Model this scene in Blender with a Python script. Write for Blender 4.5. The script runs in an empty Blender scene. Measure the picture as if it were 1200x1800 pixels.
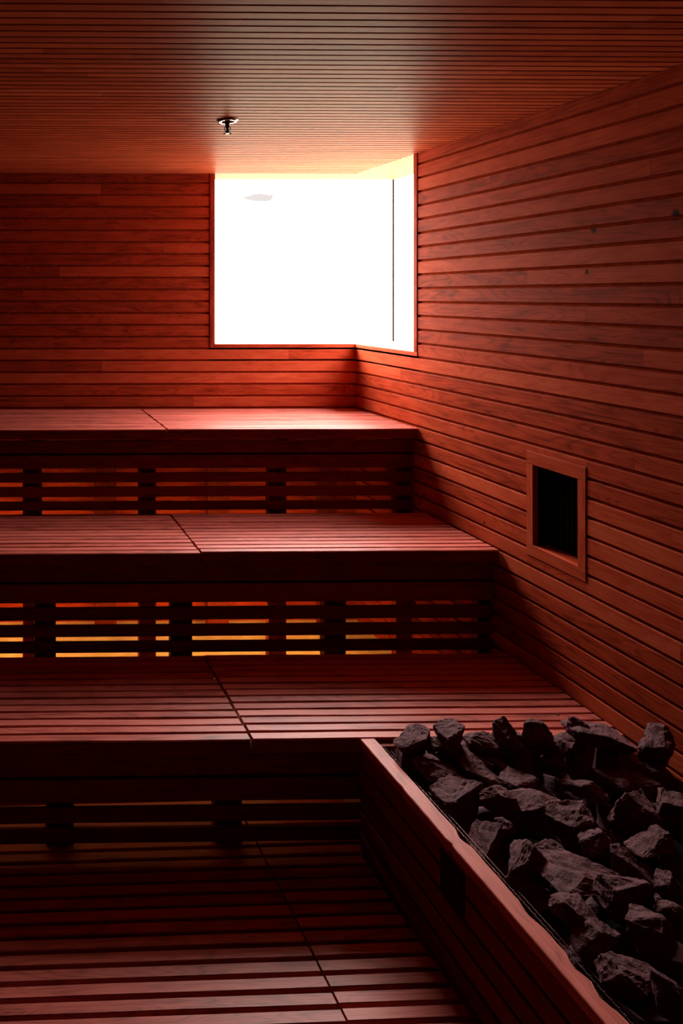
import bpy, bmesh, math, random
from mathutils import Vector, Matrix, noise
sc = bpy.context.scene
C = sc.collection
random.seed(7)

# ------------------------------------------------------------------ camera
F = 1250.0            # focal length in pixels of the 1200x1800 frame
PSI = 0.0162          # yaw of the camera
PX, PY = 10.0, 520.0  # principal point (shift lens)
EYE = 1.93
cd = bpy.data.cameras.new('camera')
cam = bpy.data.objects.new('camera', cd)
C.objects.link(cam)
cam.location = (0, 0, EYE)
cam.rotation_euler = (math.pi/2, 0, -PSI)
cd.sensor_width = 36.0
cd.lens = F/1800*36
cd.shift_x = (600-PX)/1800
cd.shift_y = -(900-PY)/1800
cd.clip_start = 0.02
sc.camera = cam

# ------------------------------------------------------------------ sky, exposure
SKY = 62.0
w = bpy.data.worlds.new('world'); sc.world = w
w.use_nodes = True
nt = w.node_tree; nt.nodes.clear()
wo = nt.nodes.new('ShaderNodeOutputWorld'); bg = nt.nodes.new('ShaderNodeBackground')
tc = nt.nodes.new('ShaderNodeTexCoord')
# one small darker wisp of cloud in an otherwise burnt-out white sky
sub = nt.nodes.new('ShaderNodeVectorMath'); sub.operation = 'SUBTRACT'
sub.inputs[1].default_value = (0.3494, 0.9282, 0.1290)
mul = nt.nodes.new('ShaderNodeVectorMath'); mul.operation = 'MULTIPLY'
mul.inputs[1].default_value = (1.0, 1.0, 3.6)
ns = nt.nodes.new('ShaderNodeTexNoise'); ns.inputs['Scale'].default_value = 90; ns.inputs['Detail'].default_value = 5
ln = nt.nodes.new('ShaderNodeVectorMath'); ln.operation = 'LENGTH'
ad = nt.nodes.new('ShaderNodeMath'); ad.operation = 'MULTIPLY_ADD'
ad.inputs[1].default_value = 0.030; ad.inputs[2].default_value = -0.015
sm = nt.nodes.new('ShaderNodeMath'); sm.operation = 'ADD'
rp = nt.nodes.new('ShaderNodeMapRange'); rp.inputs['From Min'].default_value = 0.016; rp.inputs['From Max'].default_value = 0.023
mx = nt.nodes.new('ShaderNodeMix'); mx.data_type = 'RGBA'
mx.inputs['A'].default_value = (0.97/SKY, 0.90/SKY, 0.91/SKY, 1)
mx.inputs['B'].default_value = (1.0, 0.93, 0.86, 1)
L = nt.links.new
L(tc.outputs['Generated'], sub.inputs[0]); L(sub.outputs[0], mul.inputs[0]); L(mul.outputs[0], ln.inputs[0])
L(tc.outputs['Generated'], ns.inputs['Vector']); L(ns.outputs['Fac'], ad.inputs[0])
L(ln.outputs['Value'], sm.inputs[0]); L(ad.outputs[0], sm.inputs[1]); L(sm.outputs[0], rp.inputs['Value'])
sx = nt.nodes.new('ShaderNodeSeparateXYZ'); L(tc.outputs['Generated'], sx.inputs[0])
gr = nt.nodes.new('ShaderNodeValToRGB'); gr.color_ramp.interpolation = 'EASE'
gm = nt.nodes.new('ShaderNodeMapRange'); gm.inputs['From Min'].default_value = -1; gm.inputs['From Max'].default_value = 1
L(sx.outputs['Z'], gm.inputs['Value']); L(gm.outputs['Result'], gr.inputs[0])
GROUND, HORIZON, HIGH = 0.225, 0.235, 1.0          # overcast sky, brighter overhead, over a dull ground
E = gr.color_ramp.elements
E[0].position = 0.0; E[0].color = (GROUND, GROUND*0.86, GROUND*0.60, 1)
E[1].position = 1.0; E[1].color = (HIGH, HIGH*0.95, HIGH*0.90, 1)
e = E.new(0.46); e.color = (GROUND, GROUND*0.86, GROUND*0.60, 1)
e = E.new(0.52); e.color = (HORIZON, HORIZON*0.92, HORIZON*0.78, 1)
e = E.new(0.84); e.color = (HIGH, HIGH*0.95, HIGH*0.90, 1)
L(gr.outputs[0], mx.inputs['B'])
L(rp.outputs['Result'], mx.inputs['Factor']); L(mx.outputs['Result'], bg.inputs['Color'])
bg.inputs['Strength'].default_value = SKY
L(bg.outputs[0], wo.inputs[0])

def portal(name, loc, rot, sx, sy):
    d = bpy.data.lights.new(name, 'AREA'); d.shape = 'RECTANGLE'; d.size = sx; d.size_y = sy
    o = bpy.data.objects.new(name, d); C.objects.link(o); o.location = loc; o.rotation_euler = rot
    d.cycles.is_portal = True
    return o
portal('window_portal', (1.95, 4.50, 2.155), (-math.pi/2, 0, 0), 1.22, 1.03)
portal('window_portal', (2.54, 4.105, 2.155), (math.pi/2, 0, math.pi/2), 0.81, 1.03)

vs = sc.view_settings
sc.display_settings.display_device = 'sRGB'
vs.view_transform = 'Standard'; vs.look = 'None'; vs.gamma = 1.0; vs.use_curve_mapping = False
vs.exposure = -0.12
sc.cycles.use_denoising = True
sc.cycles.max_bounces = 12; sc.cycles.diffuse_bounces = 5; sc.cycles.glossy_bounces = 4
sc.cycles.transparent_max_bounces = 8
sc.cycles.sample_clamp_indirect = 6.0
sc.cycles.caustics_reflective = False; sc.cycles.caustics_refractive = False

# ------------------------------------------------------------------ measures (metres)
XW = 2.20; YB = 4.294; XL = -2.6; YF = -1.2
ZC = EYE+0.742
Z1, Z2, Z3 = EYE-0.686, EYE-1.105, EYE-1.53     # seat tops
SEAM = 0.89
Y1, Y2, Y3 = 3.648, 3.057, 2.441                # seat fronts
R1, R2, R3 = 3.69, 3.10, 2.468                  # riser planes
SILL = EYE-0.293
WX0 = 1.335; WY0 = 3.693                        # window opening edges
GX, GY = 2.56, 4.518                            # glass planes

# ------------------------------------------------------------------ materials
def mat(name):
    m = bpy.data.materials.new(name); m.use_nodes = True
    n = m.node_tree.nodes; return m, n, m.node_tree.links.new, n['Principled BSDF']

def wood(name, dark, mid, light, rough=0.42, spec=0.5, bump=0.12, knots=None, coat=0.0, tone_amt=0.35, tint=(1, 1, 1)):
    m, n, lk, b = mat(name)
    uv = n.new('ShaderNodeUVMap'); uv.uv_map = 'UVMap'
    at = n.new('ShaderNodeAttribute'); at.attribute_name = 'tone'
    # fine fibre streaks along the board
    m1 = n.new('ShaderNodeMapping'); m1.inputs['Scale'].default_value = (2.2, 190, 1)
    n1 = n.new('ShaderNodeTexNoise'); n1.inputs['Scale'].default_value = 1.0; n1.inputs['Detail'].default_value = 4
    lk(uv.outputs[0], m1.inputs[0]); lk(m1.outputs[0], n1.inputs['Vector'])
    # cathedral figure: contour lines of a stretched noise field
    m2 = n.new('ShaderNodeMapping'); m2.inputs['Scale'].default_value = (1.5, 12, 1)
    n2 = n.new('ShaderNodeTexNoise'); n2.inputs['Scale'].default_value = 1.0; n2.inputs['Detail'].default_value = 1.5
    n2.inputs['Distortion'].default_value = 0.5
    lk(uv.outputs[0], m2.inputs[0]); lk(m2.outputs[0], n2.inputs['Vector'])
    k = n.new('ShaderNodeMath'); k.operation = 'MULTIPLY'; k.inputs[1].default_value = 95
    s = n.new('ShaderNodeMath'); s.operation = 'SINE'
    lk(n2.outputs['Fac'], k.inputs[0]); lk(k.outputs[0], s.inputs[0])
    sr = n.new('ShaderNodeMapRange'); sr.inputs['From Min'].default_value = 0.1; sr.inputs['From Max'].default_value = 1.0
    lk(s.outputs[0], sr.inputs['Value'])
    # blotches
    m3 = n.new('ShaderNodeMapping'); m3.inputs['Scale'].default_value = (7, 22, 1)
    n3 = n.new('ShaderNodeTexNoise'); n3.inputs['Scale'].default_value = 1.0; n3.inputs['Detail'].default_value = 3
    lk(uv.outputs[0], m3.inputs[0]); lk(m3.outputs[0], n3.inputs['Vector'])
    # sum
    a1 = n.new('ShaderNodeMath'); a1.operation = 'MULTIPLY_ADD'; a1.inputs[1].default_value = 0.55; a1.inputs[2].default_value = -0.10
    lk(n1.outputs['Fac'], a1.inputs[0])
    a2 = n.new('ShaderNodeMath'); a2.operation = 'MULTIPLY_ADD'; a2.inputs[1].default_value = -0.13
    lk(sr.outputs['Result'], a2.inputs[0]); lk(a1.outputs[0], a2.inputs[2])
    a3 = n.new('ShaderNodeMath'); a3.operation = 'MULTIPLY_ADD'; a3.inputs[1].default_value = 0.55
    lk(n3.outputs['Fac'], a3.inputs[0]); lk(a2.outputs[0], a3.inputs[2])
    a4 = n.new('ShaderNodeMath'); a4.operation = 'MULTIPLY_ADD'; a4.inputs[1].default_value = tone_amt
    lk(at.outputs['Fac'], a4.inputs[0]); lk(a3.outputs[0], a4.inputs[2])
    r = n.new('ShaderNodeValToRGB')
    r.color_ramp.elements[0].position = 0.2; r.color_ramp.elements[0].color = (*dark, 1)
    r.color_ramp.elements[1].position = 0.9; r.color_ramp.elements[1].color = (*light, 1)
    e = r.color_ramp.elements.new(0.52); e.color = (*mid, 1)
    lk(a4.outputs[0], r.inputs[0])
    col = r.outputs[0]
    if knots:
        tcn = n.new('ShaderNodeTexCoord')
        for (kx, ky, kz, kr) in knots:
            v = n.new('ShaderNodeVectorMath'); v.operation = 'SUBTRACT'; v.inputs[1].default_value = (kx, ky, kz)
            v2 = n.new('ShaderNodeVectorMath'); v2.operation = 'MULTIPLY'; v2.inputs[1].default_value = (0, 1, 0.7)
            l2 = n.new('ShaderNodeVectorMath'); l2.operation = 'LENGTH'
            lk(tcn.outputs['Object'], v.inputs[0]); lk(v.outputs[0], v2.inputs[0]); lk(v2.outputs[0], l2.inputs[0])
            q = n.new('ShaderNodeMapRange'); q.inputs['From Min'].default_value = kr*0.5; q.inputs['From Max'].default_value = kr
            lk(l2.outputs['Value'], q.inputs['Value'])
            mm = n.new('ShaderNodeMix'); mm.data_type = 'RGBA'; mm.inputs['A'].default_value = (0.02, 0.005, 0.003, 1)
            lk(q.outputs['Result'], mm.inputs['Factor']); lk(col, mm.inputs['B']); col = mm.outputs['Result']
    lk(col, b.inputs['Base Color'])
    b.inputs['Roughness'].default_value = rough
    b.inputs['Specular IOR Level'].default_value = spec
    b.inputs['Coat Weight'].default_value = coat
    b.inputs['Specular Tint'].default_value = (*tint, 1)
    b.inputs['Coat Roughness'].default_value = 0.3
    bp = n.new('ShaderNodeBump'); bp.inputs['Strength'].default_value = bump; bp.inputs['Distance'].default_value = 0.002
    lk(n1.outputs['Fac'], bp.inputs['Height']); lk(bp.outputs[0], b.inputs['Normal'])
    return m

KN = [(XW, 2.576, EYE+0.2466, 0.016), (XW, 2.261, EYE+0.261, 0.018), (XW, 2.606, EYE+0.089, 0.010),
      (XW, 3.16, EYE-1.02, 0.007)]
WA = ((0.125, 0.014, 0.006), (0.315, 0.040, 0.015), (0.44, 0.078, 0.033))
M_wall  = wood('wall_cedar', *WA, rough=0.5, spec=0.02)
M_wallr = wood('wall_cedar_knotty', *WA, rough=0.5, spec=0.02, knots=KN)
M_ceil  = wood('ceiling_cedar', (0.21, 0.034, 0.014), (0.39, 0.070, 0.029), (0.50, 0.110, 0.050), rough=0.45, spec=0.015, tint=(1.0, 0.42, 0.24))
M_seat  = wood('bench_wood', (0.17, 0.032, 0.022), (0.42, 0.086, 0.064), (0.56, 0.140, 0.105), rough=0.42, spec=0.15, bump=0.3, tone_amt=0.25)
M_shaded  = wood('shaded_wood', (0.07, 0.009, 0.004), (0.165, 0.022, 0.009), (0.25, 0.043, 0.019), rough=0.55, spec=0.05)  # darkened copy of the cedar: shade on risers and box sides put into colour
M_soff  = wood('pale_soffit_wood', (0.13, 0.065, 0.024), (0.16, 0.088, 0.036), (0.20, 0.115, 0.052), rough=0.55, spec=0.08, tone_amt=0.1)

def plain(name, col, rough=0.6, metal=0.0, spec=0.5, nscale=30, var=0.25, bump=0.1):
    m, n, lk, b = mat(name)
    t = n.new('ShaderNodeTexCoord'); ns = n.new('ShaderNodeTexNoise'); ns.inputs['Scale'].default_value = nscale
    ns.inputs['Detail'].default_value = 4
    lk(t.outputs['Object'], ns.inputs['Vector'])
    r = n.new('ShaderNodeValToRGB')
    r.color_ramp.elements[0].position = 0.3; r.color_ramp.elements[1].position = 0.7
    r.color_ramp.elements[0].color = (*[c*(1-var) for c in col], 1)
    r.color_ramp.elements[1].color = (*[min(1, c*(1+var)) for c in col], 1)
    lk(ns.outputs['Fac'], r.inputs[0]); lk(r.outputs[0], b.inputs['Base Color'])
    b.inputs['Roughness'].default_value = rough; b.inputs['Metallic'].default_value = metal
    b.inputs['Specular IOR Level'].default_value = spec
    bp = n.new('ShaderNodeBump'); bp.inputs['Strength'].default_value = bump; bp.inputs['Distance'].default_value = 0.002
    lk(ns.outputs['Fac'], bp.inputs['Height']); lk(bp.outputs[0], b.inputs['Normal'])
    return m
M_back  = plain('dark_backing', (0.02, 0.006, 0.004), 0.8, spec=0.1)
M_wback = plain('groove_wood', (0.30, 0.042, 0.016), 0.8, spec=0.0)
M_conc  = plain('under_bench_floor', (0.50, 0.38, 0.18), 0.6, nscale=8)
M_black = plain('black_panel', (0.004, 0.004, 0.004), 0.5, spec=0.2)
M_plate = plain('black_nameplate', (0.006, 0.006, 0.006), 0.35, spec=0.4)
M_ink   = plain('plate_print', (0.05, 0.045, 0.04), 0.5, spec=0.3)
M_wire  = plain('steel_wire', (0.12, 0.065, 0.06), 0.35, metal=1.0)
M_chrome= plain('chrome', (0.75, 0.72, 0.70), 0.12, metal=1.0, var=0.05, bump=0.0)
M_dmet  = plain('dark_metal', (0.02, 0.015, 0.014), 0.35, metal=0.6)
M_sill  = plain('white_sill', (0.80, 0.80, 0.79), 0.5, var=0.03, bump=0.0)
M_joint = plain('glass_joint', (0.006, 0.003, 0.003), 0.8, spec=0.05)
M_house = plain('lamp_housing', (0.05, 0.05, 0.05), 0.5)
M_leaf  = plain('dry_leaf', (0.03, 0.012, 0.008), 0.7)

def rock_mat():
    m, n, lk, b = mat('basalt')
    t = n.new('ShaderNodeTexCoord')
    a = n.new('ShaderNodeTexNoise'); a.inputs['Scale'].default_value = 14; a.inputs['Detail'].default_value = 8; a.inputs['Roughness'].default_value = 0.7
    c = n.new('ShaderNodeTexNoise'); c.inputs['Scale'].default_value = 260; c.inputs['Detail'].default_value = 3
    lk(t.outputs['Object'], a.inputs['Vector']); lk(t.outputs['Object'], c.inputs['Vector'])
    r = n.new('ShaderNodeValToRGB')
    r.color_ramp.elements[0].position = 0.3; r.color_ramp.elements[0].color = (0.014, 0.005, 0.006, 1)
    r.color_ramp.elements[1].position = 0.75; r.color_ramp.elements[1].color = (0.21, 0.066, 0.076, 1)
    ad = n.new('ShaderNodeMath'); ad.operation = 'ADD'
    s1 = n.new('ShaderNodeMath'); s1.operation = 'MULTIPLY'; s1.inputs[1].default_value = 0.55
    s2 = n.new('ShaderNodeMath'); s2.operation = 'MULTIPLY'; s2.inputs[1].default_value = 0.45
    lk(a.outputs['Fac'], s1.inputs[0]); lk(c.outputs['Fac'], s2.inputs[0]); lk(s1.outputs[0], ad.inputs[0]); lk(s2.outputs[0], ad.inputs[1])
    lk(ad.outputs[0], r.inputs[0])
    sp = n.new('ShaderNodeMapRange'); sp.inputs['From Min'].default_value = 0.70; sp.inputs['From Max'].default_value = 0.76
    lk(c.outputs['Fac'], sp.inputs['Value'])
    mm = n.new('ShaderNodeMix'); mm.data_type = 'RGBA'; mm.inputs['B'].default_value = (0.5, 0.36, 0.34, 1)
    lk(sp.outputs['Result'], mm.inputs['Factor']); lk(r.outputs[0], mm.inputs['A'])
    lk(mm.outputs['Result'], b.inputs['Base Color'])
    b.inputs['Roughness'].default_value = 0.75; b.inputs['Specular IOR Level'].default_value = 0.15
    bp = n.new('ShaderNodeBump'); bp.inputs['Strength'].default_value = 0.9; bp.inputs['Distance'].default_value = 0.006
    lk(ad.outputs[0], bp.inputs['Height']); lk(bp.outputs[0], b.inputs['Normal'])
    return m
M_rock = rock_mat()

def glass_mat():
    m = bpy.data.materials.new('clear_glass'); m.use_nodes = True
    n = m.node_tree.nodes; lk = m.node_tree.links.new; n.clear()
    o = n.new('ShaderNodeOutputMaterial'); t = n.new('ShaderNodeBsdfTransparent'); g = n.new('ShaderNodeBsdfGlossy')
    t.inputs[0].default_value = (0.97, 0.98, 0.97, 1); g.inputs['Roughness'].default_value = 0.02
    f = n.new('ShaderNodeFresnel'); f.inputs['IOR'].default_value = 1.45
    mxs = n.new('ShaderNodeMixShader')
    ge = n.new('ShaderNodeNewGeometry'); iv = n.new('ShaderNodeMath'); iv.operation = 'SUBTRACT'; iv.inputs[0].default_value = 1.0
    fm = n.new('ShaderNodeMath'); fm.operation = 'MULTIPLY'
    lk(ge.outputs['Backfacing'], iv.inputs[1]); lk(f.outputs[0], fm.inputs[0]); lk(iv.outputs[0], fm.inputs[1])
    lk(fm.outputs[0], mxs.inputs[0]); lk(t.outputs[0], mxs.inputs[1]); lk(g.outputs[0], mxs.inputs[2]); lk(mxs.outputs[0], o.inputs[0])
    return m
M_glass = glass_mat()
def emit_mat(name, col, st):
    m, n, lk, b = mat(name)
    b.inputs['Base Color'].default_value = (0.8, 0.8, 0.8, 1)
    b.inputs['Emission Color'].default_value = (*col, 1); b.inputs['Emission Strength'].default_value = st
    return m
LAMP = 62.0
M_lamp = emit_mat('warm_diffuser', (1.0, 0.42, 0.11), LAMP)
M_lamp2 = emit_mat('dim_diffuser', (1.0, 0.45, 0.13), 4.5)

# ------------------------------------------------------------------ mesh helpers
class MB:
    def __init__(s):
        s.bm = bmesh.new(); s.uv = s.bm.loops.layers.uv.new('UVMap'); s.tone = s.bm.loops.layers.color.new('tone')
    def prof(s, pts, a0, a1, axis, segs=1, jig=0.0):
        """extrude a closed 2-D profile (in the two other axes) from a0 to a1 along axis"""
        bm = s.bm; tone = random.random(); ou, ov = random.uniform(0, 60), random.uniform(0, 60)
        def P(a, p):
            if axis == 0: return (a, p[0], p[1])
            if axis == 1: return (p[0], a, p[1])
            return (p[0], p[1], a)
        n = len(pts); rings = []
        for i in range(segs+1):
            a = a0+(a1-a0)*i/segs
            d = (noise.noise(Vector((a*2.3, ou, 0)))*jig, noise.noise(Vector((a*2.3, ov, 5)))*jig) if jig else (0, 0)
            rings.append(([bm.verts.new(P(a, (p[0]+d[0], p[1]+d[1]))) for p in pts], a))
        per = [0]
        for i in range(n):
            q, r = pts[i], pts[(i+1) % n]; per.append(per[-1]+math.hypot(r[0]-q[0], r[1]-q[1]))
        def setf(f, uvs):
            for l, u in zip(f.loops, uvs):
                l[s.uv].uv = (u[0]+ou, u[1]+ov); l[s.tone] = (tone, tone, tone, 1)
        for k in range(segs):
            (A, aa), (B, ab) = rings[k], rings[k+1]
            for i in range(n):
                j = (i+1) % n
                f = bm.faces.new((A[i], A[j], B[j], B[i]))
                setf(f, [(aa, per[i]), (aa, per[i+1]), (ab, per[i+1]), (ab, per[i])])
        for (R, a) in (rings[0], rings[-1]):
            f = bm.faces.new(R); setf(f, [(p[0]*0.3, p[1]) for p in pts])
    def board(s, x0, x1, y0, y1, z0, z1, axis, bev=0.002, segs=1, jig=0.0):
        lo = (x0, y0, z0); hi = (x1, y1, z1)
        o = [i for i in range(3) if i != axis]
        (p0, p1), (q0, q1) = (lo[o[0]], hi[o[0]]), (lo[o[1]], hi[o[1]])
        b = min(bev, (p1-p0)*0.4, (q1-q0)*0.4)
        if b > 0:
            pts = [(p0+b, q0), (p1-b, q0), (p1, q0+b), (p1, q1-b), (p1-b, q1), (p0+b, q1), (p0, q1-b), (p0, q0+b)]
        else:
            pts = [(p0, q0), (p1, q0), (p1, q1), (p0, q1)]
        s.prof(pts, lo[axis], hi[axis], axis, segs, jig)
    def box(s, x0, x1, y0, y1, z0, z1): s.board(x0, x1, y0, y1, z0, z1, 0, 0)
    def tube(s, path, r, n=6):
        bm = s.bm; rings = []
        for i, p in enumerate(path):
            p = Vector(p); d = (Vector(path[min(i+1, len(path)-1)])-Vector(path[max(i-1, 0)])).normalized()
            u = d.cross(Vector((0.13, 0.31, 0.94))).normalized(); v = d.cross(u)
            rings.append([bm.verts.new(p+u*r*math.cos(2*math.pi*k/n)+v*r*math.sin(2*math.pi*k/n)) for k in range(n)])
        for A, B in zip(rings, rings[1:]):
            for k in range(n): bm.faces.new((A[k], A[(k+1) % n], B[(k+1) % n], B[k]))
        bm.faces.new(rings[0]); bm.faces.new(rings[-1])
    def lathe(s, prof, n=32):
        bm = s.bm; rings = []
        for (r, z) in prof:
            rings.append([bm.verts.new((r*math.cos(2*math.pi*k/n), r*math.sin(2*math.pi*k/n), z)) for k in range(n)])
        for A, B in zip(rings, rings[1:]):
            for k in range(n): bm.faces.new((A[k], A[(k+1) % n], B[(k+1) % n], B[k]))
        for R in (rings[0], rings[-1]):
            if (R[0].co-R[n//2].co).length > 1e-5: bm.faces.new(R)
    def build(s, name, m, parent=None, loc=(0, 0, 0), smooth=False, rot=None):
        bm = s.bm
        bmesh.ops.recalc_face_normals(bm, faces=bm.faces)
        me = bpy.data.meshes.new(name); bm.to_mesh(me); bm.free()
        me.materials.append(m)
        if smooth: me.polygons.foreach_set('use_smooth', [True]*len(me.polygons))
        o = bpy.data.objects.new(name, me); C.objects.link(o); o.location = loc
        if rot: o.rotation_euler = rot
        if parent: o.parent = parent
        return o

def tag(o, label=None, cat=None, group=None, kind=None):
    if label: o['label'] = label
    if cat: o['category'] = cat
    if group: o['group'] = group
    if kind: o['kind'] = kind
    return o
def struct(o): o['kind'] = 'structure'; return o
def thing(name, label, cat, loc=(0, 0, 0), rz=0, group=None):
    o = bpy.data.objects.new(name, None); C.objects.link(o); o.location = loc; o.rotation_euler = (0, 0, rz)
    o.empty_display_size = 0.1
    return tag(o, label, cat, group)
def at(x, y, d):
    """room point seen at pixel (x, y) at camera depth d"""
    xc = (x-PX)/F*d; zc = (PY-y)/F*d
    return Vector((xc*math.cos(PSI)+d*math.sin(PSI), -xc*math.sin(PSI)+d*math.cos(PSI), EYE+zc))

# ------------------------------------------------------------------ room shell
PITCH = 0.0717; GROOVE = 0.0125; GD = 0.010
gz = [EYE+0.684-PITCH*k for k in range(0, 40)]      # groove centres
rows = []
top = ZC
for g in gz:
    rows.append((max(0.0, g+GROOVE/2), top)); top = g-GROOVE/2
    if top <= 0: break
rows = [(a, b) for a, b in rows if b-a > 0.004]

def cut(a, b, holes):
    segs = [(a, b)]
    for h0, h1 in holes:
        out = []
        for s0, s1 in segs:
            if h1 <= s0 or h0 >= s1: out.append((s0, s1)); continue
            if h0 > s0: out.append((s0, h0))
            if h1 < s1: out.append((h1, s1))
        segs = out
    return segs

def joints(a, b):
    """split a run into boards of natural length"""
    out = []; p = a
    step = random.uniform(0.3, 2.2)
    while p < b:
        q = min(b, p+step)
        if b-q < 0.25: q = b
        out.append((p, q)); p = q+0.0006; step = random.uniform(1.2, 2.6)
    return out

BT = 0.02
def wall(name, axis, face, outward, a0, a1, holes, material):
    """cladding boards over a backing; axis = run direction; holes = [(a0,a1,z0,z1)]"""
    m = MB(); k = MB()
    lo, hi = sorted((face, face+outward*BT))
    for z0, z1 in rows:
        hz = [(h[0], h[1]) for h in holes if not (h[3] <= z0+0.004 or h[2] >= z1-0.004)]
        for s0, s1 in cut(a0, a1, hz):
            for j0, j1 in joints(s0, s1):
                if axis == 0: m.board(j0, j1, lo, hi, z0, z1, 0, 0.0012)
                else: m.board(lo, hi, j0, j1, z0, z1, 1, 0.0012)
        for h in holes:                                  # rows notched round an opening
            if h[3] <= z0+0.004 or h[2] >= z1-0.004: continue
            for q0, q1 in ((z0, h[2]), (h[3], z1)):
                if q1-q0 > 0.003:
                    e0, e1 = max(a0, h[0]), min(a1, h[1])
                    if axis == 0: m.board(e0, e1, lo, hi, q0, q1, 0, 0.0008)
                    else: m.board(lo, hi, e0, e1, q0, q1, 1, 0.0008)
    o = struct(m.build(name, material))
    # backing, seen only as the dark bottom of the grooves
    zs = sorted({-0.05, ZC+0.04, *[h[2] for h in holes], *[min(h[3], ZC+0.04) for h in holes]})
    lo, hi = sorted((face+outward*GD, face+outward*0.08))
    for z0, z1 in zip(zs, zs[1:]):
        zc = (z0+z1)/2
        hz = [(h[0], h[1]) for h in holes if h[2] < zc < h[3]]
        for s0, s1 in cut(a0, a1, hz):
            if s1 == a1: s1 += 0.08
            if s0 == a0: s0 -= 0.08
            if axis == 0: k.box(s0, s1, lo, hi, z0, z1)
            else: k.box(lo, hi, s0, s1, z0, z1)
    k.build('backing', M_wback, o)
    return o

NI = (2.645, 2.868, EYE-1.018, EYE-0.690)       # niche opening y0,y1,z0,z1
NO = (2.608, 2.903, EYE-1.066, EYE-0.637)       # its frame outside
wall('wall_back', 0, YB, 1, XL, XW, [(WX0-0.0285, XW+1, SILL-0.024, ZC+1)], M_wall)
wall('wall_right', 1, XW, 1, YF, YB, [(WY0-0.033, YB+1, SILL-0.024, ZC+1), NO], M_wallr)
wall('unseen_wall_left', 1, XL, -1, YF, YB, [], M_back)  # left and front walls are unseen; near-black colour chosen to cut bounced light
wall('unseen_wall_front', 0, YF, -1, XL, XW, [], M_back)
# close the strips behind the window frame
m = MB()
m.box(WX0-0.03, WX0-0.0005, YB+GD, YB+0.20, SILL-0.024, ZC+0.04)
m.box(WX0-0.03, GX+0.06, YB+GD, GY+0.03, SILL-0.10, SILL-0.012)
m.box(XW+GD, GX+0.06, WY0-0.03, YB+GD, SILL-0.10, SILL-0.012)
m.box(XW+GD, GX+0.06, WY0-0.035, WY0-0.0005, SILL-0.024, ZC+0.04)
struct(m.build('trim_1', M_wall))

# ceiling slats
m = MB(); CP = 0.0465; CG = 0.0085
y = 1.805-CP*70
while y < YB:
    a, b = max(YF, y+CG/2), min(YB, y+CP-CG/2)
    if b-a > 0.004:
        for j0, j1 in joints(XL, XW): m.board(j0, j1, a, b, ZC, ZC+0.018, 0, 0.0012)
    y += CP
o = struct(m.build('ceiling', M_ceil))
k = MB(); k.box(XL-0.1, XW+0.02, YF-0.1, YB+0.02, ZC+0.017, ZC+0.07); k.build('backing', M_back, o)

# floor
m = MB(); m.box(XL-0.1, XW+0.1, YF-0.1, YB+0.1, -0.10, -0.045)
struct(m.build('floor', M_conc))

# window
wn = bpy.data.objects.new('window_1', None); C.objects.link(wn); wn.location = (XW, YB, SILL); struct(wn)
def wpart(mb, name, ma, **k):
    o = mb.build(name, ma, None, **k); o.parent = wn; o.matrix_parent_inverse = Matrix.Translation(-Vector(wn.location)); return o
m = MB(); m.board(WX0-0.0275, WX0, YB-0.004, YB+0.02, SILL-0.022, ZC, 2); m.box(WX0-0.001, WX0+0.006, YB+0.002, GY, SILL, ZC); wpart(m, 'left_frame', M_wall)
m = MB(); m.board(WX0, XW-0.004, YB-0.004, YB+0.02, SILL-0.022, SILL, 0)
m.board(XW-0.004, XW+0.02, WY0-0.032, YB+0.02, SILL-0.022, SILL, 1); wpart(m, 'bottom_frame', M_wall)
m = MB(); m.board(XW-0.004, XW+0.02, WY0-0.032, WY0, SILL, ZC, 2); m.box(XW+0.002, GX, WY0-0.006, WY0+0.001, SILL, ZC); wpart(m, 'right_frame', M_wall)
m = MB(); m.box(WX0, GX, YB+0.02, GY+0.02, SILL-0.012, SILL+0.001)
m.box(XW+0.02, GX+0.02, WY0, YB+0.02, SILL-0.012, SILL+0.001); wpart(m, 'sill', M_sill)
m = MB()
ou = [(WX0, YB), (XW, YB), (GX, GY), (WX0, GY)]; ri = [(XW, YB), (XW, WY0), (GX, WY0), (GX, GY)]
for q, nm in ((ou, 'back_soffit'), (ri, 'side_soffit')):
    m = MB()
    f = m.bm.faces.new([m.bm.verts.new((p[0], p[1], ZC+0.0005)) for p in q])
    for l in f.loops:
        c = l.vert.co; l[m.uv].uv = (c.x, c.y) if nm[0] == 'b' else (c.y, c.x); l[m.tone] = (.5, .5, .5, 1)
    r_ = bmesh.ops.extrude_face_region(m.bm, geom=[f]); 
    bmesh.ops.translate(m.bm, vec=(0, 0, 0.07), verts=[v for v in r_['geom'] if isinstance(v, bmesh.types.BMVert)])
    wpart(m, nm, M_soff)
m = MB(); m.box(WX0, GX, GY, GY+0.008, SILL, ZC); wpart(m, 'pane', M_glass)
m = MB(); m.box(GX, GX+0.008, WY0, GY+0.008, SILL, ZC); wpart(m, 'pane', M_glass)
m = MB(); m.box(GX-0.011, GX-0.0005, GY-0.006, GY-0.0005, SILL+0.001, ZC); wpart(m, 'corner_joint', M_joint)

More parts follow.
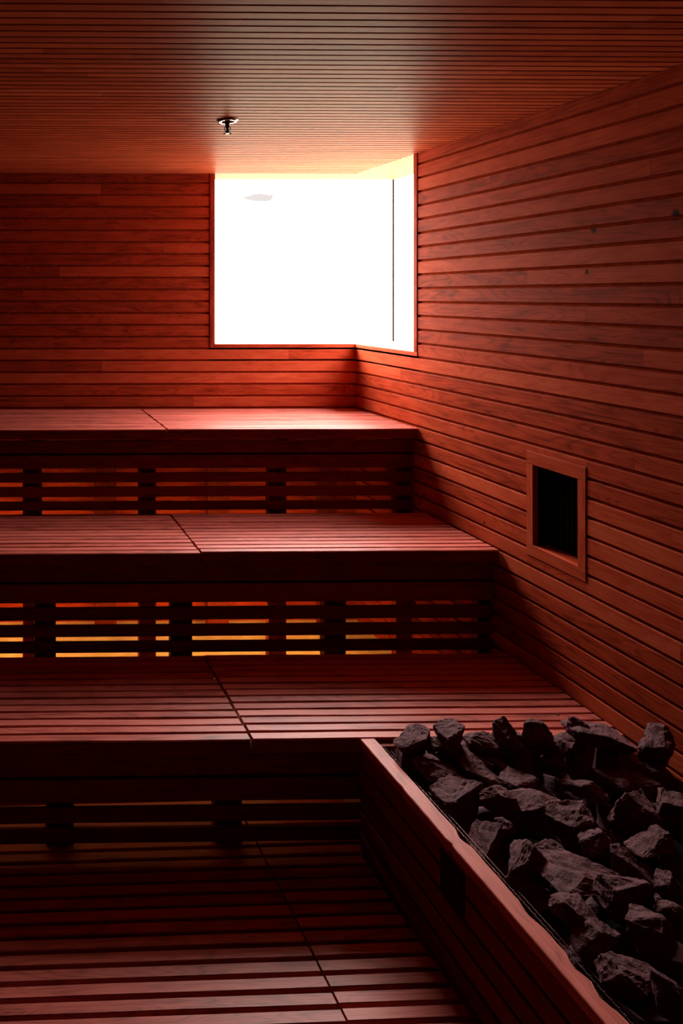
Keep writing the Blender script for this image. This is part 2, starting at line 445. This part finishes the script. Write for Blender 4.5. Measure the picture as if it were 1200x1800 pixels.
# niche in the right wall
nt_ = thing('wall_niche', 'small square opening with a wooden frame and black inside in the right wall', 'wall niche', (XW, 2.756, EYE-1.066))
def npart(mb, name, ma):
    o = mb.build(name, ma); o.parent = nt_; o.matrix_parent_inverse = Matrix.Translation(-Vector(nt_.location)); return o
fx0, fx1 = XW-0.003, XW+0.02
m = MB()
m.board(fx0, fx1, NO[0]+0.001, NO[1]-0.001, NI[3], NO[3]-0.001, 1, 0.001)
m.board(fx0, fx1, NO[0]+0.001, NO[1]-0.001, NO[2]+0.001, NI[2], 1, 0.001)
m.board(fx0, fx1, NO[0]+0.001, NI[0], NI[2]+0.0005, NI[3]-0.0005, 2, 0.001)
m.board(fx0, fx1, NI[1], NO[1]-0.001, NI[2]+0.0005, NI[3]-0.0005, 2, 0.001)
npart(m, 'frame', M_wall)
m = MB(); m.box(XW+0.02, XW+0.076, NO[0], NO[1], NI[2]-0.02, NI[2]); npart(m, 'niche_sill', M_wall)
m = MB()
m.box(XW+0.02, XW+0.09, NO[0], NO[1], NI[3], NI[3]+0.02)
m.box(XW+0.02, XW+0.09, NO[0], NI[0], NI[2], NI[3]); m.box(XW+0.02, XW+0.09, NI[1], NO[1], NI[2], NI[3])
m.box(XW+0.076, XW+0.11, NO[0]-.02, NO[1]+.02, NO[2]-.02, NO[3]+.02)
for k in range(9):
    yy = NI[0]+(NI[1]-NI[0])*(k+0.5)/9; m.box(XW+0.070, XW+0.0765, yy-0.004, yy+0.004, NI[2], NI[3])
npart(m, 'black_lining', M_black)

# ------------------------------------------------------------------ benches
def seat(x0, x1, yf, yb, zt, label, dy=0.0, dz=0.0, pitch=0.0447, gap=0.0082, fh=0.052, gk=None):
    t = thing('sauna_bench', label, 'bench', (x0, yf+dy, zt-0.07+dz))
    def P(mb, name, ma):
        o = mb.build(name, ma); o.parent = t; o.matrix_parent_inverse = Matrix.Translation(-Vector(t.location)); return o
    m = MB(); a = yf+dy; zt += dz
    while a < yb-0.01:
        b = min(yb, a+pitch-gap)
        j = random.uniform(-0.0007, 0.0007)
        m.board(x0+random.uniform(0, 0.004), x1-random.uniform(0, 0.004), a, b, zt-(0.028 if a > yf+dy+0.01 else 0.009)+j, zt+j, 0, 0.0025, segs=24, jig=0.0018)
        a += pitch
    P(m, 'slatted_top', M_seat)
    m = MB(); m.board(x0+0.001, x1-0.001, yf+dy, yf+dy+0.022, zt-fh, zt-0.0098, 0, 0.001); P(m, 'fascia', M_shaded)
    nr = max(3, int((x1-x0)/0.6)+1)
    for i in range(nr):
        xs = x0+0.03+(x1-x0-0.06-0.045)*i/(nr-1)
        m = MB(); m.box(xs, xs+0.045, yf+dy+0.023, yb, zt-0.069, zt-0.029); P(m, 'support_rail', M_shaded)
    return t
sg = 0.004
seat(XL+0.02, SEAM-sg, Y1-0.004, YB-0.004, Z1, 'long left section of the topmost slatted wooden bench below the back wall')
seat(SEAM+sg, XW-0.004, Y1, YB-0.004, Z1, 'right section of the topmost slatted bench shining under the corner window')
seat(XL+0.02, SEAM-sg, Y2, 3.585, Z2, 'left section of the middle slatted wooden bench, slightly forward of its neighbour', dy=-0.016)
seat(SEAM+sg, XW-0.004, Y2, 3.585, Z2, 'right section of the middle slatted wooden bench ending at the right wall')
seat(XL+0.02, SEAM-sg, Y3-0.003, 3.020, Z3, 'left section of the lowest slatted wooden bench above the floor boards')
seat(SEAM+sg, XW-0.004, Y3, 3.020, Z3, 'right section of the lowest slatted bench behind the pile of stones', dz=0.001)

def frame(ry, slits, zt, fh, posts, label, x1, vis, rear=(), lowest=None):
    """riser: horizontal boards between slits; slit z-centres listed from the top"""
    t = thing('slatted_screen', label, 'slatted screen', (XL+0.02, ry, 0))
    def P(mb, name, ma):
        o = mb.build(name, ma); o.parent = t; o.matrix_parent_inverse = Matrix.Translation(-Vector(t.location)); return o
    x0 = XL+0.02
    m = MB(); top = zt-fh-0.012
    edges = sorted(slits, reverse=True)
    # closed boards above the first slit
    th = 0.014
    up = lambda c: c+vis/2                                   # underside of the board above a slit
    dn = lambda c: c-vis/2-th*(EYE-c)/ry                     # top of the board below it
    a = up(edges[0])
    n = 2
    hh = (top-a)/n
    for i in range(n):
        m.board(x0, x1, ry, ry+th, top-hh*(i+1)+0.005*(i < n-1), top-hh*i-0.005, 0, 0.0015)
    for s0, s1 in zip(edges, edges[1:]+[lowest]):
        m.board(x0, x1, ry, ry+th, (up(s1) if s1 != lowest else s1), dn(s0), 0, 0.0015)
    P(m, 'boards', M_shaded)
    # black batten closing the two upper grooves
    m = MB(); m.box(x0, x1, ry+th+0.0005, ry+0.03, a+0.002, zt-0.0705); P(m, 'backing_rail', M_back)
    for px0, px1 in posts:
        m = MB(); m.board(px0, px1, ry+0.0305, ry+0.075, -0.044, zt-0.0705, 2, 0.001); P(m, 'post', M_shaded)
    for px0, px1, yy in rear:
        m = MB(); m.board(px0, px1, yy, yy+0.045, -0.044, zt-0.0705, 2, 0.001); P(m, 'rear_post', M_shaded)
    return t
def px2x(x, d): return at(x, 900, d).x
D1r, D2r, D3r = 3.76, 3.17, 2.53
def Zs(ys, ry, xm=400):
    d = ry+PSI*px2x(xm, ry); return [EYE+(PY-y_)/F*d for y_ in ys]
p1 = [(px2x(a, D1r), px2x(b, D1r)) for a, b in ((40, 73), (243, 272), (470, 501), (695, 728), (-187, -155), (-390, -360), (-600, -570))]
frame(R1, Zs([826, 850.5, 876, 899.5], R1), Z1, 0.052, p1, 'uppermost slatted bench front, between the top and middle benches, red light behind', XW-0.004, 0.0205,
      rear=[(px2x(365, 4.24), px2x(402, 4.24), 4.22), (px2x(167, 4.24), px2x(204, 4.24), 4.22), (px2x(563, 4.24), px2x(594, 4.24), 4.22)], lowest=EYE-1.20)
p2 = [(px2x(a, D2r), px2x(b, D2r)) for a, b in ((60, 97), (298, 335), (567, 605), (838, 872), (-240, -203), (-510, -473))]
frame(R2, Zs([1061.5, 1092, 1121, 1149], R2), Z2, 0.052, p2, 'slatted bench front between the middle and lowest benches, yellow light behind', XW-0.004, 0.0155, lowest=EYE-1.64)
p3 = [(px2x(a, D3r), px2x(b, D3r)) for a, b in ((80, 128), (375, 422), (690, 735), (-215, -168), (1000, 1040))]
frame(R3, Zs([1410, 1446.5], R3), Z3, 0.052, p3, 'dark slatted bench front below the lowest bench, down at the floor', XW-0.004, 0.0095, lowest=EYE-1.905)

# ------------------------------------------------------------------ floor duckboards (turned a little against the room)
DR = 0.0195
def duck(xa, xb, label, ph=0.0):
    org = Vector((0.475, 1.9076, 0))
    t = thing('floor_duckboard', label, 'floor boards', org, DR)
    m = MB(); k = -34
    while k < 24:
        a = k*0.047+0.006+ph; b = a+0.047-0.012
        m.board(xa, xb, a, b, -0.022, random.uniform(-0.0006, 0.0006), 0, 0.0025, segs=16, jig=0.0015); k += 1
    m.build('slats', M_seat, t)
    x = xa+0.04
    while x < xb-0.04:
        m = MB(); m.box(x, x+0.04, -34*0.047, 24*0.047, -0.0445, -0.0222); x += 0.45
        m.build('bearer', M_shaded, t)
    return t
duck(-2.9, 0.4595, 'long dark red floor boards laid left of the joint, at the bottom of the picture')
duck(0.4665, 0.88, 'short run of floor boards between the joint and the stone box', ph=0.0015)

# ------------------------------------------------------------------ heater box
HR = 0.0215
HZ = Z3
hb = thing('sauna_heater', 'long wooden box full of dark sauna stones by the right wall', 'sauna heater', (1.2795, 1.70, -0.044), HR)
# local frame: x to the right, y away from the camera; outer side face at x = 0
HL0, HL1 = -0.9, 0.735
def side(mb, name, ma, **k):
    o = mb.build(name, ma, hb, **k); return o
m = MB(); z = HZ-0.030+0.044
m.board(0.0, 0.022, HL0, HL1, z-0.062, z, 1, 0.0015)
zz = z-0.062-0.010
while zz > 0.03:
    a = max(0.0, zz-0.060); m.board(0.0, 0.022, HL0, HL1, a, zz, 1, 0.0015); zz -= 0.0715
m.box(0.016, 0.040, HL0, HL1, 0.0, z)
side(m, 'side_panel', M_shaded)
# thick worn rim
m = MB(); bm = m.bm; N = 150
rw = 0.052; rz0, rz1 = HZ-0.029+0.044, HZ+0.044
rings = []
chips = [(0.285, 0.012, 0.03), (0.04, 0.010, 0.04), (-0.10, 0.014, 0.03), (-0.17, 0.012, 0.035)]
ochips = [(0.50, 0.006, 0.008), (0.27, 0.006, 0.010)]
for i in range(N+1):
    yy = HL0+(HL1-HL0)*i/N
    di = 0.0025*noise.noise(Vector((yy*14, 3, 0)))+0.0012*noise.noise(Vector((yy*60, 3, 0)))
    do = 0.0012*noise.noise(Vector((yy*40, 9, 0)))
    for c, dep, wd in chips: di -= dep*max(0, 1-abs(yy-c)/wd)**0.8
    for c, dep, wd in ochips: do += dep*max(0, 1-abs(yy-c)/wd)
    b = 0.0025
    pts = [(do, rz0), (rw+di, rz0), (rw+di, rz1-b), (rw+di-b, rz1), (do+b, rz1+0.0006*noise.noise(Vector((yy*9, 1, 1)))), (do, rz1-b)]
    rings.append(([bm.verts.new((p[0], yy, p[1])) for p in pts], yy))
per = [0, .05, .08, .083, .13, .133, .16]
for (A, ya), (B, yb_) in zip(rings, rings[1:]):
    for i in range(6):
        j = (i+1) % 6; f = bm.faces.new((A[i], A[j], B[j], B[i]))
        for l, u in zip(f.loops, ((ya, per[i]), (ya, per[i+1]), (yb_, per[i+1]), (yb_, per[i]))):
            l[m.uv].uv = u; l[m.tone] = (.75, .75, .75, 1)
bm.faces.new(rings[0][0]); bm.faces.new(rings[-1][0])
side(m, 'rim', M_seat)
m = MB(); m.board(0.02, 0.90, HL0-0.022, HL0, 0.0, HZ+0.044, 0); side(m, 'end_panel', M_shaded); m = MB(); m.box(0.04, 0.90, HL1-0.02, HL1, 0.0, HZ+0.03); side(m, 'end_panel', M_shaded)
# near-side wire basket
m = MB(); gx = rw+0.018
for k in range(6):
    zz = HZ+0.044-0.016-k*0.018
    m.tube([(gx, HL0+0.02+(HL1-0.04-HL0)*i/8, zz) for i in range(9)], 0.0011, 5)
yy = HL0+0.02
while yy < HL1-0.02:
    m.tube([(gx, yy, HZ+0.044-0.012), (gx, yy, HZ+0.044-0.13)], 0.0011, 5)
    m.tube([(gx, yy, HZ+0.044-0.016), (gx+0.02, yy, HZ+0.044-0.024)], 0.0009, 4); yy += 0.018
m.tube([(gx+0.02, HL0+0.02+(HL1-0.04-HL0)*i/8, HZ+0.044-0.024) for i in range(9)], 0.0011, 5)
m.tube([(0.895, HL0+0.02, HZ+0.03), (0.895, HL1-0.03, HZ+0.03)], 0.0015, 6)
side(m, 'wire_basket', M_wire, smooth=True)
m = MB(); m.box(rw+0.01, 0.90, HL0, HL1-0.02, HZ-0.18, HZ-0.16); side(m, 'basket_floor', M_black)
# nameplate with lines too small to read
m = MB(); m.board(-0.004, -0.0003, 0.205, 0.305, HZ+0.044-0.155, HZ+0.044-0.042, 1, 0.0008); pl = side(m, 'nameplate', M_plate)
m = MB()
for k in range(7):
    zz = HZ+0.044-0.056-k*0.0135; y0_ = 0.292
    while y0_ > 0.22:
        wl = random.uniform(0.006, 0.018); m.box(-0.0044, -0.0038, max(0.216, y0_-wl), y0_, zz-0.0022, zz+0.0022); y0_ -= wl+0.003
m.build('plate_lines', M_ink, pl)

# ------------------------------------------------------------------ stones
def rock_mesh(seed, dims, slab=0.0, npt=12, sub=3, rough=1.0):
    rnd = random.Random(seed)
    bm = bmesh.new()
    for i in range(npt):
        v = Vector((rnd.gauss(0, 1), rnd.gauss(0, 1), rnd.gauss(0, 1))).normalized()*rnd.uniform(0.85, 1.0)
        # push towards a box so that the facets are broad
        v = Vector([math.copysign(abs(c)**0.75, c) for c in v])
        bm.verts.new(v)
    bmesh.ops.convex_hull(bm, input=bm.verts[:], use_existing_faces=False)
    bmesh.ops.delete(bm, geom=[v for v in bm.verts if not v.link_faces], context='VERTS')
    lo = Vector([min(v.co[i] for v in bm.verts) for i in range(3)]); hi = Vector([max(v.co[i] for v in bm.verts) for i in range(3)])
    for v in bm.verts:
        v.co = Vector([((v.co[i]-lo[i])/(hi[i]-lo[i])-0.5)*dims[i] for i in range(3)])
    bmesh.ops.dissolve_limit(bm, angle_limit=0.16, verts=bm.verts, edges=bm.edges)
    bmesh.ops.bevel(bm, geom=bm.edges[:], offset=0.0022, segments=1, affect='EDGES', clamp_overlap=True)
    bmesh.ops.triangulate(bm, faces=bm.faces)
    for _ in range(sub):
        es = [e for e in bm.edges if e.calc_length() > 0.009]
        if es: bmesh.ops.subdivide_edges(bm, edges=es, cuts=1, use_grid_fill=True)
        bmesh.ops.triangulate(bm, faces=[f for f in bm.faces if len(f.verts) > 3])
    bm.normal_update()
    off = Vector((seed*3.1, seed*1.7, 0))
    ax = Vector((rnd.uniform(-.4, .4), rnd.uniform(-.4, .4), 1)).normalized()
    new = {}
    for v in bm.verts:
        p = v.co
        d = 0.005*noise.noise(p*14+off)+0.0040*noise.noise(p*42+off)+0.0026*noise.noise(p*110+off)
        h = p.dot(ax)*95+2.0*noise.noise(p*14+off)          # strata ledges
        d += 0.0035*((h % 1.0)-0.5)*(0.4+abs(noise.noise(p*9+off*2)))
        new[v] = p+v.normal*d*rough
    for v, c in new.items(): v.co = c
    bmesh.ops.recalc_face_normals(bm, faces=bm.faces)
    me = bpy.data.meshes.new('sauna_stone'); bm.to_mesh(me); bm.free(); me.materials.append(M_rock)
    return me

# centre x, y, width, height in the photo (px), slab factor, tilt x, tilt y, turn, label
HERO = [
 (726,1300,72,54,.75,-.2,-.25,.2,'light topped stone nearest the upper end of the box rim'),
 (738,1338,86,56,.7,.3,.35,-.3,'stone sloping to a point at right, second down along the rim'),
 (790,1289,46,52,.9,.9,.1,.3,'dark rounded stone standing upright against the bench slats, left one'),
 (766,1305,42,30,.5,.1,-.35,.2,'small pale wedge leaning at the foot of the upright left stone'),
 (812,1326,94,56,.6,.2,.25,-.5,'broad rough slab right of centre left, behind the thin arched flake'),
 (766,1350,70,34,.4,.1,.1,-.1,'thin arched flake of stone lying over a dark hollow'),
 (788,1366,30,22,.6,.3,.1,.4,'small nub of stone just above the cracked block'),
 (806,1402,92,66,.65,.3,-.2,.1,'wide cracked block beside the upper part of the wire mesh'),
 (850,1303,66,38,.6,-.1,-.1,.1,'pale flat topped stone left of the tall dark pointed stone'),
 (892,1288,58,58,.8,.7,.5,.2,'tall dark pointed stone standing before the bench slats'),
 (906,1328,84,76,.55,.75,-.05,.1,'large light trapezoid stone, the brightest in the middle of the pile'),
 (938,1284,40,46,.8,.9,.5,.3,'narrow black stone upright behind the large light trapezoid'),
 (952,1302,48,40,.8,.2,-.1,.5,'small stone with a light rim right of the large trapezoid'),
 (870,1337,60,36,.6,.3,.4,-.4,'jagged stone with a bright ridge left of the large trapezoid'),
 (852,1356,86,30,.5,.3,.5,-.5,'long narrow stone slanting down right above the cracked block'),
 (907,1368,70,34,.4,.1,-.15,.15,'flat speckled wedge directly below the large light trapezoid'),
 (964,1334,54,42,.8,.3,.3,.2,'grainy stone with wavy face right below the light rimmed one'),
 (880,1408,54,62,.8,.5,.3,.2,'lumpy stone between the cracked block and the rough boulder'),
 (934,1408,86,58,.7,.4,-.1,-.1,'rough boulder with a ragged face in the middle of the pile'),
 (1016,1284,32,46,.8,.9,-.4,.2,'sharp black fang of stone pointing up before the bench slats'),
 (998,1302,66,38,.6,.2,-.2,.3,'layered stone at the foot of the black fang'),
 (1052,1288,104,46,.5,-.1,.1,.0,'long black slab near the right wall at the back of the pile'),
 (1014,1340,42,58,.7,.6,-.6,.3,'stone with a steep light left face below the long black slab'),
 (1068,1334,88,56,.8,.2,-.2,.1,'bulky dark stone under the long black slab'),
 (1162,1315,70,76,.75,.9,-.4,.2,'pointed stone leaning on the right wall'),
 (1098,1366,96,46,.6,.1,.05,.0,'dark stone with a thin light top edge left of the leaning stone'),
 (1032,1378,76,44,.6,.3,.4,.3,'dark stone with a pale ridge line running down right'),
 (856,1476,66,74,.7,.6,.5,.2,'hollow faced stone next to the lower wire mesh'),
 (890,1446,40,26,.6,.2,.1,.3,'little stone peeking out above the hollow faced stone'),
 (916,1512,84,70,.65,.7,.1,.1,'rounded pitted block, the largest in the lower half'),
 (968,1498,60,28,.5,.2,-.1,.1,'small flat chip right of the rounded pitted block'),
 (1020,1532,146,40,.35,.0,-.02,.02,'long flat slab lying level across the lower pile'),
 (942,1572,90,60,.7,.5,.3,.3,'rough stone in shadow under the rounded pitted block'),
 (1040,1478,52,50,.8,.6,.2,.4,'pentagon faced stone above the long flat slab'),
 (1112,1424,86,78,.8,.1,.0,.1,'big black cube like stone with a thin light top'),
 (1000,1440,80,60,.8,.4,-.4,.2,'black stone with a peaked upper edge in the dark middle'),
 (1172,1418,74,56,.7,.4,-.5,.2,'stone with a light triangular face at the right picture edge'),
 (1146,1478,76,38,.45,.2,-.3,.2,'brownish wedge pointing left near the right picture edge'),
 (1098,1512,76,56,.8,.3,.2,.1,'dark stone filling the gap below the brownish wedge'),
 (1098,1574,104,80,.75,.4,-.1,.2,'large blackish boulder below the right end of the long slab'),
 (1174,1556,34,60,.6,.7,-.3,.2,'upright leaf shaped stone at the lower right edge'),
 (1010,1600,80,56,.7,.3,.3,.1,'dim stone between the long slab and the layered stone below'),
 (1046,1650,96,50,.6,.3,-.2,.2,'layered stone with light ledges low in the pile'),
 (1138,1640,74,80,.7,.6,-.5,.3,'tall dim stone with a slanting edge at lower right'),
 (1186,1612,64,50,.7,.2,.1,.2,'dim stone at the lower right picture edge above the black hollow'),
 (1024,1692,72,50,.7,.4,-.4,.2,'stone leaning towards the rim low down beside the mesh'),
 (1110,1720,110,70,.8,.2,.2,.2,'nearly black boulder at the bottom of the pile'),
 (1050,1745,60,36,.6,.3,.5,-.3,'small chip close to the rim in the bottom corner'),
 (1190,1740,90,80,.8,.2,.2,.4,'black stone in the bottom right corner of the picture'),
 (1160,1370,60,60,.8,.4,.3,.2,'black stone under the stone leaning on the wall'),
]
YMAX = 2.40
hero_pos = []
for i, (px, py, pw, ph, slab, tx, ty, tz, lab) in enumerate(HERO):
    d = min(F*1.515/(py-PY), 2.345)
    W = pw*d/F
    X = (px+10)*d/F
    if X > XW-0.01-W/2:
        X = XW-0.012-W/2; d = X*F/(px+10); W = pw*d/F
    RX = 1.2795-HR*(d-1.70)+0.088
    if X < RX+W/2:
        d = min(2.37, F*(RX+W*0.46)/(px+10)); W = pw*d/F; X = (px+10)*d/F
    H = ph*d/F
    p = at(px, py, d)
    dims = (W, max(W*0.7, H*0.8), max(0.03, H*(0.55+0.40*slab)))
    if tx > 0.55: dims = (W, H*0.55+0.02, H*1.05)     # standing stones
    me = rock_mesh(100+i, dims)
    o = bpy.data.objects.new('sauna_stone', me); C.objects.link(o)
    o.location = p-Vector((0, 0, 0.008))
    o.rotation_euler = ((-tx*0.35 if tx > 0.55 else tx*0.5), ty*0.8, tz*0.6)
    tag(o, lab, 'sauna stone', 'sauna stones in the heater')
    hero_pos.append((p, W))
# lower layer that closes the gaps
proto = [rock_mesh(300+k, (random.uniform(.11, .14), random.uniform(.09, .12), random.uniform(.07, .09)), sub=2) for k in range(9)]
FL = 'nearly black stone wedged deep in the shadowed gaps under the top layer of the pile'
rnd = random.Random(5)
def filler(x, y_, z):
    o = bpy.data.objects.new('sauna_stone', rnd.choice(proto)); C.objects.link(o)
    o.location = (x, y_, z); o.rotation_euler = (rnd.uniform(-.6, .6), rnd.uniform(-.6, .6), rnd.uniform(0, 6.28))
    tag(o, FL, 'sauna stone', 'sauna stones in the gaps of the pile')
yy = 2.33
while yy > 1.35:
    xx = 1.42
    while xx < 2.13:
        x_, y_ = xx+rnd.uniform(-.02, .02), yy+rnd.uniform(-.02, .02)
        dd = y_+PSI*x_
        if PX+F*(x_-PSI*y_)/dd < 1270: filler(min(x_, 2.11), min(y_, 2.34), HZ-0.105+rnd.uniform(-.02, .01))
        xx += 0.132
    yy -= 0.122

# ------------------------------------------------------------------ ceiling sprinkler
sp = at(399.5, 211, F*0.742/(PY-211)); 
st = thing('ceiling_sprinkler', 'small fire sprinkler hanging from the slatted ceiling', 'sprinkler', (sp.x, sp.y, ZC))
m = MB(); m.lathe([(0.044, -0.0003), (0.044, -0.003), (0.036, -0.0045), (0.034, -0.003)]); m.build('escutcheon', M_dmet, st, smooth=False)
m = MB(); m.lathe([(0.0395, -0.0035), (0.038, -0.0085), (0.029, -0.0085), (0.027, -0.0035)]); m.build('ring', M_chrome, st, smooth=True)
m = MB(); m.lathe([(0.012, -0.003), (0.012, -0.014), (0.008, -0.018), (0.008, -0.030), (0.0055, -0.036), (0.0055, -0.045), (0.007, -0.050), (0.003, -0.056)], 16); m.build('stem', M_dmet, st, smooth=True)
m = MB()
for s_ in (-1, 1): m.tube([(s_*0.009, 0, -0.026), (s_*0.013, 0, -0.036), (s_*0.008, 0, -0.050), (0, 0, -0.055)], 0.0017, 6)
m.build('yoke', M_dmet, st, smooth=True)
m = MB()
m.lathe([(0.003, -0.055), (0.011, -0.056), (0.011, -0.0572), (0.003, -0.058)], 20)
for k in range(12):
    a = 2*math.pi*k/12; c_, s_ = math.cos(a), math.sin(a)
    m.tube([(0.010*c_, 0.010*s_, -0.0566), (0.0165*c_, 0.0165*s_, -0.0575)], 0.0016, 4)
m.build('deflector', M_dmet, st)

# ------------------------------------------------------------------ lamps under the benches
def lamp(x0, x1, y, z, label, ma=None, rz=0):
    if x1 < x0: rz = math.pi; x0, x1 = x0, x0+(x0-x1)
    t = thing('bench_light', label, 'lamp', (x0, y, z), rz, 'lamps hidden under the benches')
    m = MB(); m.board(0, x1-x0, 0, 0.012, -0.016, 0.022, 0, 0.002); m.board(0, x1-x0, 0.012, 0.045, 0.016, 0.022, 0, 0.001); m.build('housing', M_house, t)
    m = MB(); m.board(0.01, x1-x0-0.01, 0.0125, 0.040, -0.012, 0.015, 0, 0.004); m.build('diffuser', ma or M_lamp, t)
    return t
ly, lz = R1+0.076, EYE-1.600
lamp(-2.2, -0.9, ly, lz, 'warm lamp strip under the top bench, beyond the left picture edge')
lamp(-0.7, 0.55, ly, lz, 'warm lamp strip glowing behind the slats at the left under the benches')
lamp(0.75, 1.95, ly, lz, 'warm lamp strip glowing behind the slats at the right under the benches')

lamp(1.18, -1.3, 2.98, 0.17, 'dim lamp strip under the lowest bench low down behind its slatted front', M_lamp2)

# ------------------------------------------------------------------ small things
m = MB(); p = at(978, 1256, F*1.529/(1256-PY))
m.prof([(-0.008, 0.0), (-0.003, -0.0032), (0.005, -0.002), (0.009, 0.002), (0.002, 0.0035), (-0.005, 0.003)], 0.0, 0.0015, 2)
o = m.build('leaf_fragment', M_leaf, None, loc=(p.x, p.y, Z3+0.001), rot=(0, 0, -0.5)); tag(o, 'tiny dark leaf fragment lying on the lowest bench near the right wall', 'leaf')
m = MB(); d = 3.63
pts = [at(745, 867, 3.60), at(741, 877, 3.60), at(737, 886, 3.60), at(733.5, 895, 3.60), at(735, 897.5, 3.58)]
m.tube(pts, 0.0016, 6)
o = m.build('thin_cable', M_leaf, None, smooth=True); tag(o, 'short thin cable beside the right wall above the middle bench', 'cable')
